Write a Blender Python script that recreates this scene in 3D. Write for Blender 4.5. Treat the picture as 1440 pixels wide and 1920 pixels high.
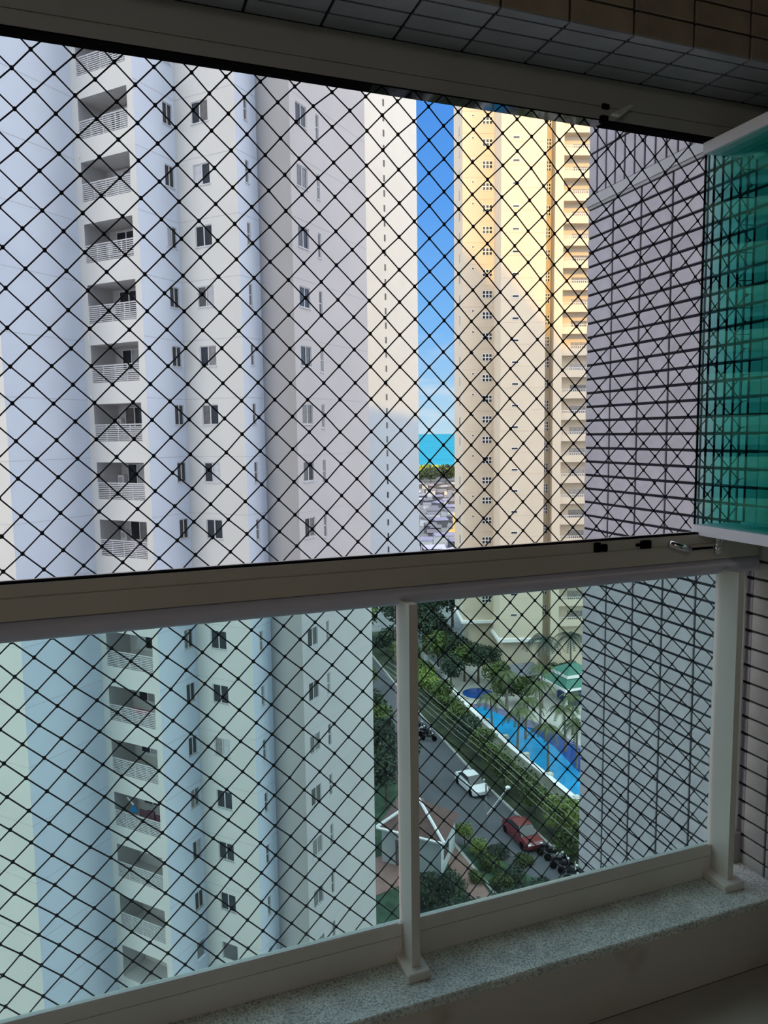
import bpy, math, random
from math import sin, cos, pi, radians as rad
from mathutils import Vector, Matrix
for o in list(bpy.data.objects): bpy.data.objects.remove(o)
S = bpy.context.scene
COL = S.collection
EYE = 1.62                      # camera height above the balcony floor (floor is z = 0)
GZ = EYE - 34.0                 # street level
def zr(z): return z + EYE       # height given relative to the eye

# ------------------------------------------------------------------ camera
cd = bpy.data.cameras.new('camera'); cam = bpy.data.objects.new('camera', cd); COL.objects.link(cam)
yaw, pit, rol = rad(20.088), rad(5.994), rad(-0.727)
fw = Vector((sin(yaw)*cos(pit), cos(yaw)*cos(pit), -sin(pit)))
r0 = Vector((cos(yaw), -sin(yaw), 0)); u0 = r0.cross(fw)
rr = cos(rol)*r0 + sin(rol)*u0; uu = -sin(rol)*r0 + cos(rol)*u0
M = Matrix((rr, uu, -fw)).transposed().to_4x4(); M.translation = (0, 0, EYE)
cam.matrix_world = M
cd.sensor_fit = 'VERTICAL'; cd.sensor_height = 24; cd.lens = 24*1389.06/1920
cd.clip_start = 0.02; cd.clip_end = 60000
S.camera = cam
# ------------------------------------------------------------------ light, exposure
SUN_AZ, SUN_EL = rad(198), math.atan(0.40)
SKY_STR, SUN_STR, EXPO = 1.0, 2.9, 0.0
HAZE = (2.66, 2.64, 2.72, 1)
sl = bpy.data.lights.new('sun', 'SUN'); sl.energy = SUN_STR; sl.angle = rad(0.9); sl.color = (1.0, 0.53, 0.02)
so = bpy.data.objects.new('sun', sl); COL.objects.link(so)
sd_ = Vector((sin(SUN_AZ)*cos(SUN_EL), cos(SUN_AZ)*cos(SUN_EL), sin(SUN_EL)))
so.rotation_euler = sd_.to_track_quat('Z', 'Y').to_euler(); so.location = (0, -60, 120)
w = bpy.data.worlds.new('sky'); S.world = w; w.use_nodes = True
nt = w.node_tree; nt.nodes.clear()
def N(nt, t, **k):
    n = nt.nodes.new(t)
    for a, b in k.items():
        if a == 'loc': continue
        setattr(n, a, b)
    return n
tc = N(nt, 'ShaderNodeTexCoord'); sep = N(nt, 'ShaderNodeSeparateXYZ')
mp = N(nt, 'ShaderNodeMapping'); mp.inputs['Scale'].default_value = (5, 5, 22)
no = N(nt, 'ShaderNodeTexNoise'); no.inputs['Scale'].default_value = 2.2; no.inputs['Detail'].default_value = 7
cr = N(nt, 'ShaderNodeMapRange'); cr.inputs[1].default_value = 0.47; cr.inputs[2].default_value = 0.66
mask = N(nt, 'ShaderNodeMapRange'); mask.inputs[1].default_value = 0.16; mask.inputs[2].default_value = 0.03
mu = N(nt, 'ShaderNodeMath', operation='MULTIPLY'); mu2 = N(nt, 'ShaderNodeMath', operation='MULTIPLY'); mu2.inputs[1].default_value = 0.55
mx = N(nt, 'ShaderNodeMixRGB'); mx.inputs[2].default_value = (.75, .80, .86, 1)
bg = N(nt, 'ShaderNodeBackground'); bg.inputs['Strength'].default_value = SKY_STR
ow = N(nt, 'ShaderNodeOutputWorld')
# clear blue sky that pales toward the horizon ...
rmp = N(nt, 'ShaderNodeValToRGB'); el = rmp.color_ramp.elements; el[0].position = 0.0; el[0].color = (.50,.72,.86,1); el[1].position = 1.0; el[1].color = (.06,.22,.70,1)
for p_, c_ in ((.05,(.38,.64,.88,1)),(.13,(.21,.50,.92,1)),(.28,(.11,.36,.88,1)),(.42,(.07,.28,.80,1))): q_ = el.new(p_); q_.color = c_
# ... and brightens smoothly to a white afternoon haze around the sun
dt = N(nt, 'ShaderNodeVectorMath', operation='DOT_PRODUCT'); dt.inputs[1].default_value = tuple(sd_)
hz = N(nt, 'ShaderNodeMapRange'); hz.interpolation_type = 'SMOOTHSTEP'; hz.inputs[1].default_value = -0.72; hz.inputs[2].default_value = 0.55
hx = N(nt, 'ShaderNodeMixRGB'); hx.inputs[2].default_value = HAZE
L = nt.links.new
L(tc.outputs['Generated'], sep.inputs[0]); L(tc.outputs['Generated'], mp.inputs[0]); L(mp.outputs[0], no.inputs[0]); L(no.outputs['Fac'], cr.inputs[0])
L(sep.outputs['Z'], mask.inputs[0]); L(cr.outputs[0], mu.inputs[0]); L(mask.outputs[0], mu.inputs[1]); L(mu.outputs[0], mu2.inputs[0])
L(sep.outputs['Z'], rmp.inputs[0]); L(tc.outputs['Generated'], dt.inputs[0]); L(dt.outputs['Value'], hz.inputs[0])
L(hz.outputs[0], hx.inputs[0]); L(rmp.outputs[0], hx.inputs[1]); L(hx.outputs[0], mx.inputs[1]); L(mu2.outputs[0], mx.inputs[0])
L(mx.outputs[0], bg.inputs[0]); L(bg.outputs[0], ow.inputs[0])
vs = S.view_settings
S.cycles.transparent_max_bounces = 48      # six sliding panes are looked through one behind another
S.display_settings.display_device = 'sRGB'
vs.view_transform = 'Standard'; vs.look = 'None'; vs.gamma = 1; vs.exposure = EXPO; vs.use_curve_mapping = False

# ------------------------------------------------------------------ materials
def mat(name, col, rough=0.7, metal=0.0, spec=0.4, noise=0.0, nscale=8.0, col2=None, bump=0.0, bscale=60.0, perobj=0.0, coord='Object', c0=0.35, c1=0.65):
    m = bpy.data.materials.new(name); m.use_nodes = True; t = m.node_tree
    b = t.nodes['Principled BSDF']; b.inputs['Base Color'].default_value = (*col, 1)
    b.inputs['Roughness'].default_value = rough; b.inputs['Metallic'].default_value = metal; b.inputs['Specular IOR Level'].default_value = spec
    src = None
    if noise or bump:
        tcn = t.nodes.new('ShaderNodeTexCoord')
    if noise:
        n = t.nodes.new('ShaderNodeTexNoise'); n.inputs['Scale'].default_value = nscale; n.inputs['Detail'].default_value = 6
        t.links.new(tcn.outputs[coord], n.inputs[0])
        mr = t.nodes.new('ShaderNodeMapRange'); mr.inputs[1].default_value = c0; mr.inputs[2].default_value = c1
        t.links.new(n.outputs['Fac'], mr.inputs[0])
        x = t.nodes.new('ShaderNodeMixRGB'); x.inputs[1].default_value = (*[c*(1-noise) for c in col], 1)
        x.inputs[2].default_value = (*(col2 or [min(1, c*(1+noise)) for c in col]), 1)
        t.links.new(mr.outputs[0], x.inputs[0]); src = x.outputs[0]
    if perobj:
        oi = t.nodes.new('ShaderNodeObjectInfo'); mr2 = t.nodes.new('ShaderNodeMapRange')
        mr2.inputs[3].default_value = 1-perobj; mr2.inputs[4].default_value = 1+perobj
        t.links.new(oi.outputs['Random'], mr2.inputs[0])
        v = t.nodes.new('ShaderNodeHueSaturation')
        if src: t.links.new(src, v.inputs['Color'])
        else: v.inputs['Color'].default_value = (*col, 1)
        t.links.new(mr2.outputs[0], v.inputs['Value']); src = v.outputs[0]
    if src: t.links.new(src, b.inputs['Base Color'])
    if bump:
        n2 = t.nodes.new('ShaderNodeTexNoise'); n2.inputs['Scale'].default_value = bscale; n2.inputs['Detail'].default_value = 4
        t.links.new(tcn.outputs[coord], n2.inputs[0])
        bp = t.nodes.new('ShaderNodeBump'); bp.inputs['Strength'].default_value = bump; bp.inputs['Distance'].default_value = 0.01
        t.links.new(n2.outputs['Fac'], bp.inputs['Height']); t.links.new(bp.outputs[0], b.inputs['Normal'])
    return m
def glassmat(name, tint, refl=(1,1,1), rough=0.0):
    m = bpy.data.materials.new(name); m.use_nodes = True; t = m.node_tree; t.nodes.clear()
    out = t.nodes.new('ShaderNodeOutputMaterial'); tr = t.nodes.new('ShaderNodeBsdfTransparent'); gl = t.nodes.new('ShaderNodeBsdfGlossy')
    fr = t.nodes.new('ShaderNodeFresnel'); mi = t.nodes.new('ShaderNodeMixShader')
    tr.inputs[0].default_value = (*tint, 1); gl.inputs['Roughness'].default_value = rough; gl.inputs[0].default_value = (*refl, 1)
    ge = t.nodes.new('ShaderNodeNewGeometry'); im = t.nodes.new('ShaderNodeMapRange'); im.inputs[3].default_value = 1.45; im.inputs[4].default_value = 1/1.45
    t.links.new(ge.outputs['Backfacing'], im.inputs[0]); t.links.new(im.outputs[0], fr.inputs[0])
    t.links.new(fr.outputs[0], mi.inputs[0]); t.links.new(tr.outputs[0], mi.inputs[1]); t.links.new(gl.outputs[0], mi.inputs[2]); t.links.new(mi.outputs[0], out.inputs[0])
    return m
MT = dict(
 wall_sky_tint=mat('wall_sky_tint', (.81,.88,.99), .85, noise=.03, nscale=.35, bump=.25, bscale=9),  # white paint with the blue skylight on these faces put into its colour
 wall_bounce_tint=mat('wall_bounce_tint', (.80,.79,.74), .85, noise=.03, nscale=.35, bump=.25, bscale=9),  # same white paint with warm bounced light put into its colour
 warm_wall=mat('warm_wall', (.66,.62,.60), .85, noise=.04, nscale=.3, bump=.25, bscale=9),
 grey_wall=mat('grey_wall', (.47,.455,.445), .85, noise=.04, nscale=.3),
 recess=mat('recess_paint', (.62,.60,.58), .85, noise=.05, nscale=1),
 joint=mat('joint_grey', (.50,.51,.53), .8, noise=.1, nscale=3),
 dark_glass=mat('dark_window_glass', (.015,.018,.024), .08, spec=.8, perobj=.4, noise=.3, nscale=2),
 mid_glass=mat('curtained_window_glass', (.20,.19,.18), .25, spec=.7, perobj=.6, noise=.2, nscale=3),
 pale_glass=mat('pale_window_glass', (.55,.57,.58), .25, spec=.7, perobj=.3, noise=.1, nscale=3),
 frame_white=mat('window_frame_white', (.72,.72,.72), .5, noise=.03, nscale=4),
 yellow_wall=mat('yellow_wall', (.60,.525,.41), .85, noise=.03, nscale=.4),
 yellow_trim=mat('yellow_trim', (.60,.51,.40), .85, noise=.04, nscale=.4),
 tower_cream=mat('tower_cream', (.42,.475,.53), .85, noise=.02, nscale=.3),
 tile=mat('lilac_facade_tile', (.56,.53,.58), .35, noise=.08, nscale=14, perobj=.05),
 tile_in=mat('beige_facade_tile', (.56,.58,.56), .4, noise=.08, nscale=14, perobj=.06),
 tile_beam=mat('brown_beam_tile', (.36,.30,.23), .4, noise=.12, nscale=12, perobj=.10),
 tile_soffit=mat('grey_soffit_tile', (.34,.35,.37), .35, noise=.10, nscale=12, perobj=.06),
 grout_in=mat('olive_grout', (.055,.062,.058), .9, noise=.2, nscale=40),
 grout=mat('dark_grout', (.018,.018,.028), .9, noise=.2, nscale=40),
 alu=mat('cream_aluminium', (.76,.73,.68), .38, spec=.5, noise=.03, nscale=5),
 alu_track=mat('warm_aluminium', (.60,.56,.49), .38, spec=.5, noise=.03, nscale=5),
 alu_dark=mat('grey_aluminium', (.36,.36,.35), .42, spec=.5, noise=.05, nscale=5),
 alu_white=mat('white_aluminium', (.90,.90,.95), .35, spec=.5, noise=.02, nscale=5),
 tube=mat('lilac_grey_tube', (.60,.60,.72), .33, spec=.5, noise=.04, nscale=6),
 rubber=mat('black_rubber', (.004,.004,.006), .95, spec=.02, noise=.2, nscale=30),
 mirror_strip=mat('polished_strip', (.10,.10,.10), .04, metal=1.0, noise=.1, nscale=4),
 chrome=mat('chrome', (.75,.74,.72), .15, metal=1.0, noise=.05, nscale=9),
 cord=mat('black_nylon', (.004,.005,.010), .75, noise=.2, nscale=90),
 granite=None,
 plaster=mat('beige_porcelain', (.66,.62,.56), .45, noise=0.0001, nscale=3.2, bump=.05, col2=(.34,.29,.20), c0=.60, c1=.78),
 floor=mat('balcony_floor_tile', (.50,.46,.41), .35, noise=.1, nscale=3),
 room=mat('room_paint', (.72,.68,.60), .8, noise=.03, nscale=2),
 asphalt=mat('asphalt', (.085,.090,.105), .8, noise=.12, nscale=.6),
 pavement=mat('pavement', (.19,.20,.20), .85, noise=.15, nscale=.7),
 kerb=mat('kerb_stone', (.42,.42,.40), .8, noise=.1, nscale=2),
 earth=mat('planted_earth', (.030,.045,.028), .95, noise=.4, nscale=.5, col2=(.06,.08,.04)),
 grass=mat('lawn', (.035,.075,.045), .95, noise=.3, nscale=1.2),
 deck=mat('pool_deck', (.46,.46,.43), .8, noise=.08, nscale=.8),
 pool_rim=mat('pool_rim_tile', (.17,.17,.30), .5, noise=.1, nscale=2),
 brick_red=mat('red_brown_paving', (.24,.15,.13), .85, noise=.12, nscale=1.5),
 roof_brown=mat('brown_roof', (.115,.068,.062), .8, noise=.15, nscale=3),
 roof_grey=mat('slate_grey_roof', (.14,.145,.17), .7, noise=.1, nscale=2),
 roof_green=mat('green_roof', (.05,.17,.13), .6, noise=.1, nscale=2),
 white=mat('white_paint', (.82,.83,.83), .6, noise=.02, nscale=3),
 guard_wall=mat('pale_guardhouse_wall', (.50,.55,.56), .8, noise=.05, nscale=1),
 bwall=mat('boundary_wall', (.58,.58,.50), .8, noise=.06, nscale=.8),
 door_dark=mat('dark_door', (.05,.06,.07), .4, noise=.1, nscale=3),
 trunk=mat('bark', (.10,.08,.06), .9, noise=.3, nscale=6),
 palm_trunk=mat('palm_bark', (.20,.17,.14), .9, noise=.3, nscale=6),
 leaf_a=mat('leaf_mid_green', (.065,.11,.03), .7, noise=.55, nscale=.9, col2=(.11,.17,.035), perobj=.25),
 leaf_b=mat('leaf_dark_green', (.025,.055,.040), .7, noise=.5, nscale=.8, col2=(.055,.09,.05), perobj=.25),
 leaf_c=mat('leaf_bright_green', (.14,.23,.05), .7, noise=.4, nscale=.9, col2=(.24,.32,.07), perobj=.15),
 palm_leaf=mat('palm_leaf_green', (.055,.085,.03), .6, noise=.4, nscale=1.2, col2=(.10,.13,.05), perobj=.25),
 palm_dark=mat('palm_leaf_dark', (.025,.045,.040), .6, noise=.4, nscale=1.2, perobj=.15),
 car_white=mat('white_car_paint', (.75,.78,.80), .2, spec=.7, noise=.01, nscale=1),
 car_red=mat('red_car_paint', (.15,.014,.026), .2, spec=.7, noise=.02, nscale=1),
 dark_paint=mat('dark_vehicle_paint', (.03,.032,.04), .3, spec=.6, noise=.1, nscale=3, perobj=.5),
 steel=mat('grey_steel', (.45,.46,.47), .4, metal=.5, noise=.05, nscale=3),
 lampglass=mat('lamp_diffuser', (.9,.9,.88), .3, noise=.01, nscale=3),
 blue_cloth=mat('blue_cloth', (.02,.19,.42), .8, noise=.1, nscale=5),
 red_cloth=mat('red_cloth', (.25,.02,.05), .8, noise=.1, nscale=5),
 maroon=mat('maroon_cloth', (.10,.04,.06), .8, noise=.3, nscale=5),
 blue_panel=mat('navy_panel', (.01,.055,.24), .4, noise=.1, nscale=1),
 boat_white=mat('boat_white', (.36,.37,.44), .5, noise=.1, nscale=.2, perobj=.3),
 boat_blue=mat('boat_lilac', (.19,.19,.27), .5, noise=.1, nscale=.2, perobj=.3),
 shed_grey=mat('shed_roof_grey', (.22,.22,.25), .6, noise=.15, nscale=.2, perobj=.3),
 sign_yellow=mat('yellow_cladding', (.80,.52,.12), .6, noise=.1, nscale=.4),
 sea=mat('sea_water', (.02,.24,.36), .6, spec=.05, noise=.12, nscale=.004),
 water=mat('pool_water', (.02,.30,.62), .12, spec=.5, noise=.12, nscale=.8),
 water_dark=mat('pool_water_deep', (.012,.07,.30), .12, spec=.5, noise=.1, nscale=.8),
)
def granite():
    m = bpy.data.materials.new('speckled_granite'); m.use_nodes = True; t = m.node_tree; b = t.nodes['Principled BSDF']
    tcn = t.nodes.new('ShaderNodeTexCoord')
    n = t.nodes.new('ShaderNodeTexNoise'); n.inputs['Scale'].default_value = 190; n.inputs['Detail'].default_value = 3
    n2 = t.nodes.new('ShaderNodeTexNoise'); n2.inputs['Scale'].default_value = 14; n2.inputs['Detail'].default_value = 4
    v = t.nodes.new('ShaderNodeTexVoronoi'); v.inputs['Scale'].default_value = 160
    for q in (n, n2, v): t.links.new(tcn.outputs['Object'], q.inputs['Vector'])
    r = t.nodes.new('ShaderNodeValToRGB'); e = r.color_ramp.elements
    e[0].position = .36; e[0].color = (.34,.37,.35,1); e[1].position = .64; e[1].color = (.86,.90,.86,1)
    q = e.new(.48); q.color = (.68,.73,.69,1)
    t.links.new(n.outputs['Fac'], r.inputs[0])
    mxx = t.nodes.new('ShaderNodeMixRGB'); mxx.blend_type = 'MULTIPLY'; mxx.inputs[0].default_value = .5
    r2 = t.nodes.new('ShaderNodeMapRange'); r2.inputs[1].default_value = .35; r2.inputs[2].default_value = .65; r2.inputs[3].default_value = .6; r2.inputs[4].default_value = 1.1
    t.links.new(n2.outputs['Fac'], r2.inputs[0]); t.links.new(r.outputs[0], mxx.inputs[1]); t.links.new(r2.outputs[0], mxx.inputs[2])
    t.links.new(mxx.outputs[0], b.inputs['Base Color']); b.inputs['Roughness'].default_value = .3
    return m
MT['granite'] = granite()
MT['rail_glass'] = glassmat('pale_green_rail_glass', (.82,.955,.935))
MT['teal_glass'] = glassmat('teal_sliding_glass', (.775,.972,.954), (.17,.33,.31))

# ------------------------------------------------------------------ mesh helpers
class MB:
    def __init__(s): s.v = []; s.f = []; s.mi = []
    def add(s, vs, fs, mi=0):
        n = len(s.v); s.v += [tuple(q) for q in vs]; s.f += [tuple(n+i for i in f) for f in fs]; s.mi += [mi]*len(fs); return s
    def box(s, a, b, mi=0):
        x0, y0, z0 = a; x1, y1, z1 = b
        return s.add([(x0,y0,z0),(x1,y0,z0),(x1,y1,z0),(x0,y1,z0),(x0,y0,z1),(x1,y0,z1),(x1,y1,z1),(x0,y1,z1)],
                     [(0,3,2,1),(4,5,6,7),(0,1,5,4),(1,2,6,5),(2,3,7,6),(3,0,4,7)], mi)
    def bevbox(s, a, b, r, mi=0):
        # box with chamfered vertical edges and top
        x0, y0, z0 = a; x1, y1, z1 = b
        def ring(i, z): return [(x0+i+r,y0+i,z),(x1-i-r,y0+i,z),(x1-i,y0+i+r,z),(x1-i,y1-i-r,z),(x1-i-r,y1-i,z),(x0+i+r,y1-i,z),(x0+i,y1-i-r,z),(x0+i,y0+i+r,z)]
        v = ring(0,z0)+ring(0,z1-r)+ring(r,z1); f = [tuple(reversed(range(8))), tuple(range(16,24))]
        for k in (0,8):
            for i in range(8): f.append((k+i, k+(i+1)%8, k+8+(i+1)%8, k+8+i))
        return s.add(v, f, mi)
    def fbox(s, O, d, s0, s1, z0, z1, n0, n1, mi=0):
        # box in a facade frame: along d, height z, outwards normal n (d rotated clockwise)
        dx, dy = d; nx, ny = dy, -dx
        P = lambda a, n, z: (O[0]+dx*a+nx*n, O[1]+dy*a+ny*n, z)
        return s.add([P(s0,n0,z0),P(s1,n0,z0),P(s1,n1,z0),P(s0,n1,z0),P(s0,n0,z1),P(s1,n0,z1),P(s1,n1,z1),P(s0,n1,z1)],
                     [(0,3,2,1),(4,5,6,7),(0,1,5,4),(1,2,6,5),(2,3,7,6),(3,0,4,7)], mi)
    def tube(s, p, q, r, n=6, r2=None, mi=0, cap=True):
        p = Vector(p); q = Vector(q); d = (q-p).normalized(); a = d.orthogonal().normalized(); b = d.cross(a); r2 = r if r2 is None else r2
        v = [p+(a*cos(2*pi*i/n)+b*sin(2*pi*i/n))*r for i in range(n)] + [q+(a*cos(2*pi*i/n)+b*sin(2*pi*i/n))*r2 for i in range(n)]
        f = [(i,(i+1)%n,n+(i+1)%n,n+i) for i in range(n)]
        if cap: f += [tuple(reversed(range(n))), tuple(range(n,2*n))]
        return s.add(v, f, mi)
    def path(s, pts, r, n=6, mi=0):
        for a, b in zip(pts, pts[1:]): s.tube(a, b, r, n, mi=mi)
        return s
    def ball(s, c, r, nu=8, nv=5, sc=(1,1,1), mi=0):
        v = [(c[0],c[1],c[2]-r*sc[2])]; f = []
        for j in range(1, nv):
            t = -pi/2+pi*j/nv
            for i in range(nu): v.append((c[0]+r*sc[0]*cos(t)*cos(2*pi*i/nu), c[1]+r*sc[1]*cos(t)*sin(2*pi*i/nu), c[2]+r*sc[2]*sin(t)))
        v.append((c[0],c[1],c[2]+r*sc[2]))
        for i in range(nu): f.append((0, 1+(i+1)%nu, 1+i)); f.append((len(v)-1, len(v)-1-nu+i, len(v)-1-nu+(i+1)%nu))
        for j in range(nv-2):
            for i in range(nu): a = 1+j*nu; f.append((a+i, a+(i+1)%nu, a+nu+(i+1)%nu, a+nu+i))
        return s.add(v, f, mi)
    def prism(s, pts, z0, z1, mi=0):
        n = len(pts); v = [(x,y,z0) for x,y in pts]+[(x,y,z1) for x,y in pts]
        return s.add(v, [tuple(reversed(range(n))), tuple(range(n,2*n))]+[(i,(i+1)%n,n+(i+1)%n,n+i) for i in range(n)], mi)
    def mesh(s, name, mats, smooth=False):
        m = bpy.data.meshes.new(name); m.from_pydata(s.v, [], s.f)
        for q in mats: m.materials.append(q)
        if len(mats) > 1: m.polygons.foreach_set('material_index', s.mi)
        if smooth: m.polygons.foreach_set('use_smooth', [True]*len(m.polygons))
        m.update(); return m
def O_(name, data, parent=None, loc=None, rot=None):
    o = bpy.data.objects.new(name, data); COL.objects.link(o)
    if parent: o.parent = parent
    if loc is not None: o.location = loc
    if rot is not None: o.rotation_euler = rot
    return o
def ob(name, mb, m, parent=None, smooth=False, **k):
    ms = m if isinstance(m, (list, tuple)) else [m]
    o = O_(name, mb.mesh(name, [MT[q] if isinstance(q, str) else q for q in ms], smooth), parent)
    for a, b in k.items(): o[a] = b
    return o
def thing(name, label, cat, loc=(0,0,0), rz=0.0, group=None):
    o = O_(name, None, None, loc, (0,0,rz)); o['label'] = label; o['category'] = cat
    if group: o['group'] = group
    return o
def tag(o, label, cat, group=None):
    o['label'] = label; o['category'] = cat
    if group: o['group'] = group
    return o
def struct(o, label=None):
    o['kind'] = 'structure'
    if label: o['label'] = label
    return o
def copy_tree(o, parent=None):
    c = o.copy(); COL.objects.link(c)
    if parent: c.parent = parent
    for ch in o.children: copy_tree(ch, c)
    return c
rng = random.Random(7)

# ================================================================== BALCONY
XR = 1.85; XL = -3.4; YR = 1.71; ZC = 2.95
fl = struct(ob('floor', MB().box((XL,-2.6,-.12),(XR,1.575,0)), 'floor'), 'beige balcony floor at the foot of the low wall')
struct(ob('wall_back', MB().box((XL,-2.75,0),(XR,-2.6,ZC)), 'room'), 'painted rear wall of the balcony')
struct(ob('wall_left', MB().box((XL-.15,-2.75,0),(XL,2.0,ZC)), 'room'), 'painted left side wall of the balcony')
# low wall under the ledge, clad in beige porcelain panels
wf = struct(ob('wall_front', MB().box((XL,1.59,-.3),(XR+.1,1.80,zr(-1.4135))), 'grout'), 'low wall clad in beige porcelain under the granite ledge')
for x0, x1 in ((XL,-1.9),(-1.9,-.4),(-.4,XR)):
    ob('panel', MB().box((x0+.0015,1.575,.002),(x1-.0015,1.592,zr(-1.4135))), 'plaster', wf)
sill = tag(ob('granite_ledge', MB().bevbox((XL,1.556,zr(-1.412)),(XR,1.86,zr(-1.39)),.003), 'granite'), 'speckled grey granite ledge slab under the glass railing', 'ledge')

# fill lamp added out of view at the rear, to brighten the interior
fill_t = thing('added_fill_lamp', 'round warm fill lamp added out of view at the rear of the balcony', 'lamp', (-.6,-1.2,ZC))
ob('shade', MB().tube((0,0,-.07),(0,0,0),.16,24), 'lampglass', fill_t)
ll = bpy.data.lights.new('fill_bulb', 'POINT'); ll.energy = 15; ll.color = (1.0,.88,.72); ll.shadow_soft_size = .12
O_('fill_bulb', ll, fill_t, (0,0,-.22))
# ceiling: room slab + tiled beam over the opening
ZS = zr(.915)
ce = struct(ob('ceiling', MB().box((XL,-2.75,ZC),(XR+.1,1.53,ZC+.1)).box((XL,1.518,ZS+.006),(XR+.1,1.95,ZC+.1)), 'grout'), 'tiled concrete beam and ceiling over the balcony opening')
px = .175; x_first = 1.013-8*px
tm = MB().bevbox((0,0,0),(px-.007,.0565-.006,.006),.0015)     # flat tile, 6 mm thick
t_soff = tm.mesh('tile', [MT['tile_soffit']]); t_beam = tm.mesh('tile', [MT['tile_beam']])
for i in range(-5, 14):
    x = x_first+i*px
    if x > XR: break
    for j in range(4):
        y0 = YR-.0565*(j+1)+.003
        if y0 < 1.50: y0 = 1.5125
        if j == 3:
            o = ob('tile', MB().bevbox((x+.0035,1.5125,ZS-.0005),(min(x+px,XR)-.0035,YR-.0565*3-.003,ZS+.007),.001), 'tile_soffit', ce)
        else:
            o = O_('tile', t_soff, ce, (x+.0035, y0, ZS))
    for j in range(8):
        z0 = ZS+.055*j+.003
        o = O_('tile', t_beam, ce, (x+.0035, 1.518, z0), (rad(90),0,0))
# ------------------------------------------------------------------ right wall with tile courses
PZ, PY = .0560, .162
z_top = zr(.885)
wr = struct(ob('wall_right', MB().box((XR+.006,-2.75,-.3),(XR+.2,1.735,ZC)), 'grout_in'), 'beige tiled side wall of the balcony, right of the railing')
t_in = MB().bevbox((0,0,0),(PY-.007,PZ-.0075,.0065),.0015).mesh('tile', [MT['tile_in']])
t_out = MB().bevbox((0,0,0),(PY-.0085,PZ-.0100,.0065),.0015).mesh('tile', [MT['tile']])
# local x of a tile runs along -Y, local y up, thickness towards -X
Rt = Matrix(((0,0,-1),(-1,0,0),(0,1,0))).to_euler()
zb = zr(-.0667)
def row_z(k): return zb + k*PZ
Y0 = 2.62
for k in range(-24, 17):
    o = ob('tile', MB().bevbox((0,0,0),(1.731-1.651,PZ-.0075,.0065),.0015), 'tile_in', wr); o.location = (XR+.0065, 1.731, row_z(k)+.00375); o.rotation_euler = Rt
    for c in range(6, 11):
        y1 = Y0-c*PY
        if y1 > 1.735: continue
        o = O_('tile', t_in, wr, (XR+.0065, y1-.0035, row_z(k)+.00375), Rt)
wo = struct(ob('wall_outer', MB().box((XR+.006,1.735,-1.2),(XR+.5,2.618,zr(.893))).box((XR+.006,1.735,zr(.893)),(XR+.5,2.618,zr(1.55))), 'grout'), 'lilac grey tiled outer side wall of the building beyond the net')
for k in range(-33, 17):
    for c in range(0, 6):
        y1 = Y0-c*PY
        if c == 5 :
            o = ob('tile', MB().bevbox((0,0,0),(1.811-1.7375,PZ-.0100,.0065),.0015), 'tile', wo); o.location = (XR+.0065, y1-.0042, row_z(k)+.0042); o.rotation_euler = Rt
            continue
        o = O_('tile', t_out, wo, (XR+.0065, y1-.0042, row_z(k)+.0042), Rt)
t_sol = MB().bevbox((0,0,0),(PZ-.0085,PY-.0085,.0065),.0015).mesh('upright_tile', [MT['tile']])
for k in range(0, 3):
    for c in range(0, 16):
        O_('upright_tile', t_sol, wo, (XR+.0065, Y0-c*PZ-.0042, zr(.935)+k*PY+.0042), Rt)
ob('drip_band', MB().box((XR-.010,1.735,zr(.895)),(XR+.01,2.619,zr(.932))).box((XR-.004,1.735,zr(.885)),(XR+.01,2.619,zr(.896))), 'joint', wo)

# ------------------------------------------------------------------ own tower shell (seen from outside only by the sun)
we = MB()
we.box((XR+.5,-37.4,GZ),(17,2.6,zr(64.5))); we.box((-32,-37.4,GZ),(XL-.15,1.9,zr(64.5)))
we.box((XL-.15,-37.4,GZ),(XR+.5,1.86,-.31)); we.box((XL-.15,-37.4,ZC+.11),(XR+.5,1.95,zr(64.5))); we.box((XL-.15,-37.4,-.31),(XR+.5,-2.76,ZC+.11))
we.box((XR+.21,-2.76,-.31),(XR+.5,1.73,ZC+.11))
we.box((17,-20,GZ),(48,2.6,zr(46.8)))
struct(ob('wall_exterior', we, 'tower_cream'), 'outer shell of the apartment tower that holds the balcony')

# ------------------------------------------------------------------ railing
rail = thing('balcony_railing', 'cream aluminium balcony railing with tinted glass panels and square posts', 'railing', (0,YR,zr(-1.39)))
def rob(name, mb, m, parent=rail, smooth=False, **k):
    o = ob(name, mb, m, None, smooth, **k); o.parent = parent; o.matrix_parent_inverse = Matrix.Translation((0,-YR,-zr(-1.39))) if parent == rail else Matrix(); return o
X1 = XR-.002
rob('track', MB().box((XL,YR,zr(-.383)),(X1,1.775,zr(-.335))).box((XL,YR+.004,zr(-.335)),(X1,1.775,zr(-.332))).box((XL,YR,zr(-.332)),(X1,1.715,zr(-.305))).box((XL,1.715,zr(-.332)),(X1,1.77,zr(-.310))).box((XL,1.765,zr(-.332)),(X1,1.775,zr(-.306))), 'alu_track')
hb = MB(); n = 14
prof = [(YR+.028+.030*cos(2*pi*i/n), zr(-.4085)+.026*sin(2*pi*i/n)) for i in range(n)]
v = [(XL,a,b) for a,b in prof]+[(X1,a,b) for a,b in prof]
hb.add(v, [(i,(i+1)%n,n+(i+1)%n,n+i) for i in range(n)]+[tuple(range(n)),tuple(reversed(range(n,2*n)))])
rob('handrail', hb, 'tube', smooth=True)
rob('seal_strip', MB().box((XL,1.713,zr(-.3045)),(X1-.02,1.728,zr(-.2995))), 'rubber')
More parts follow.
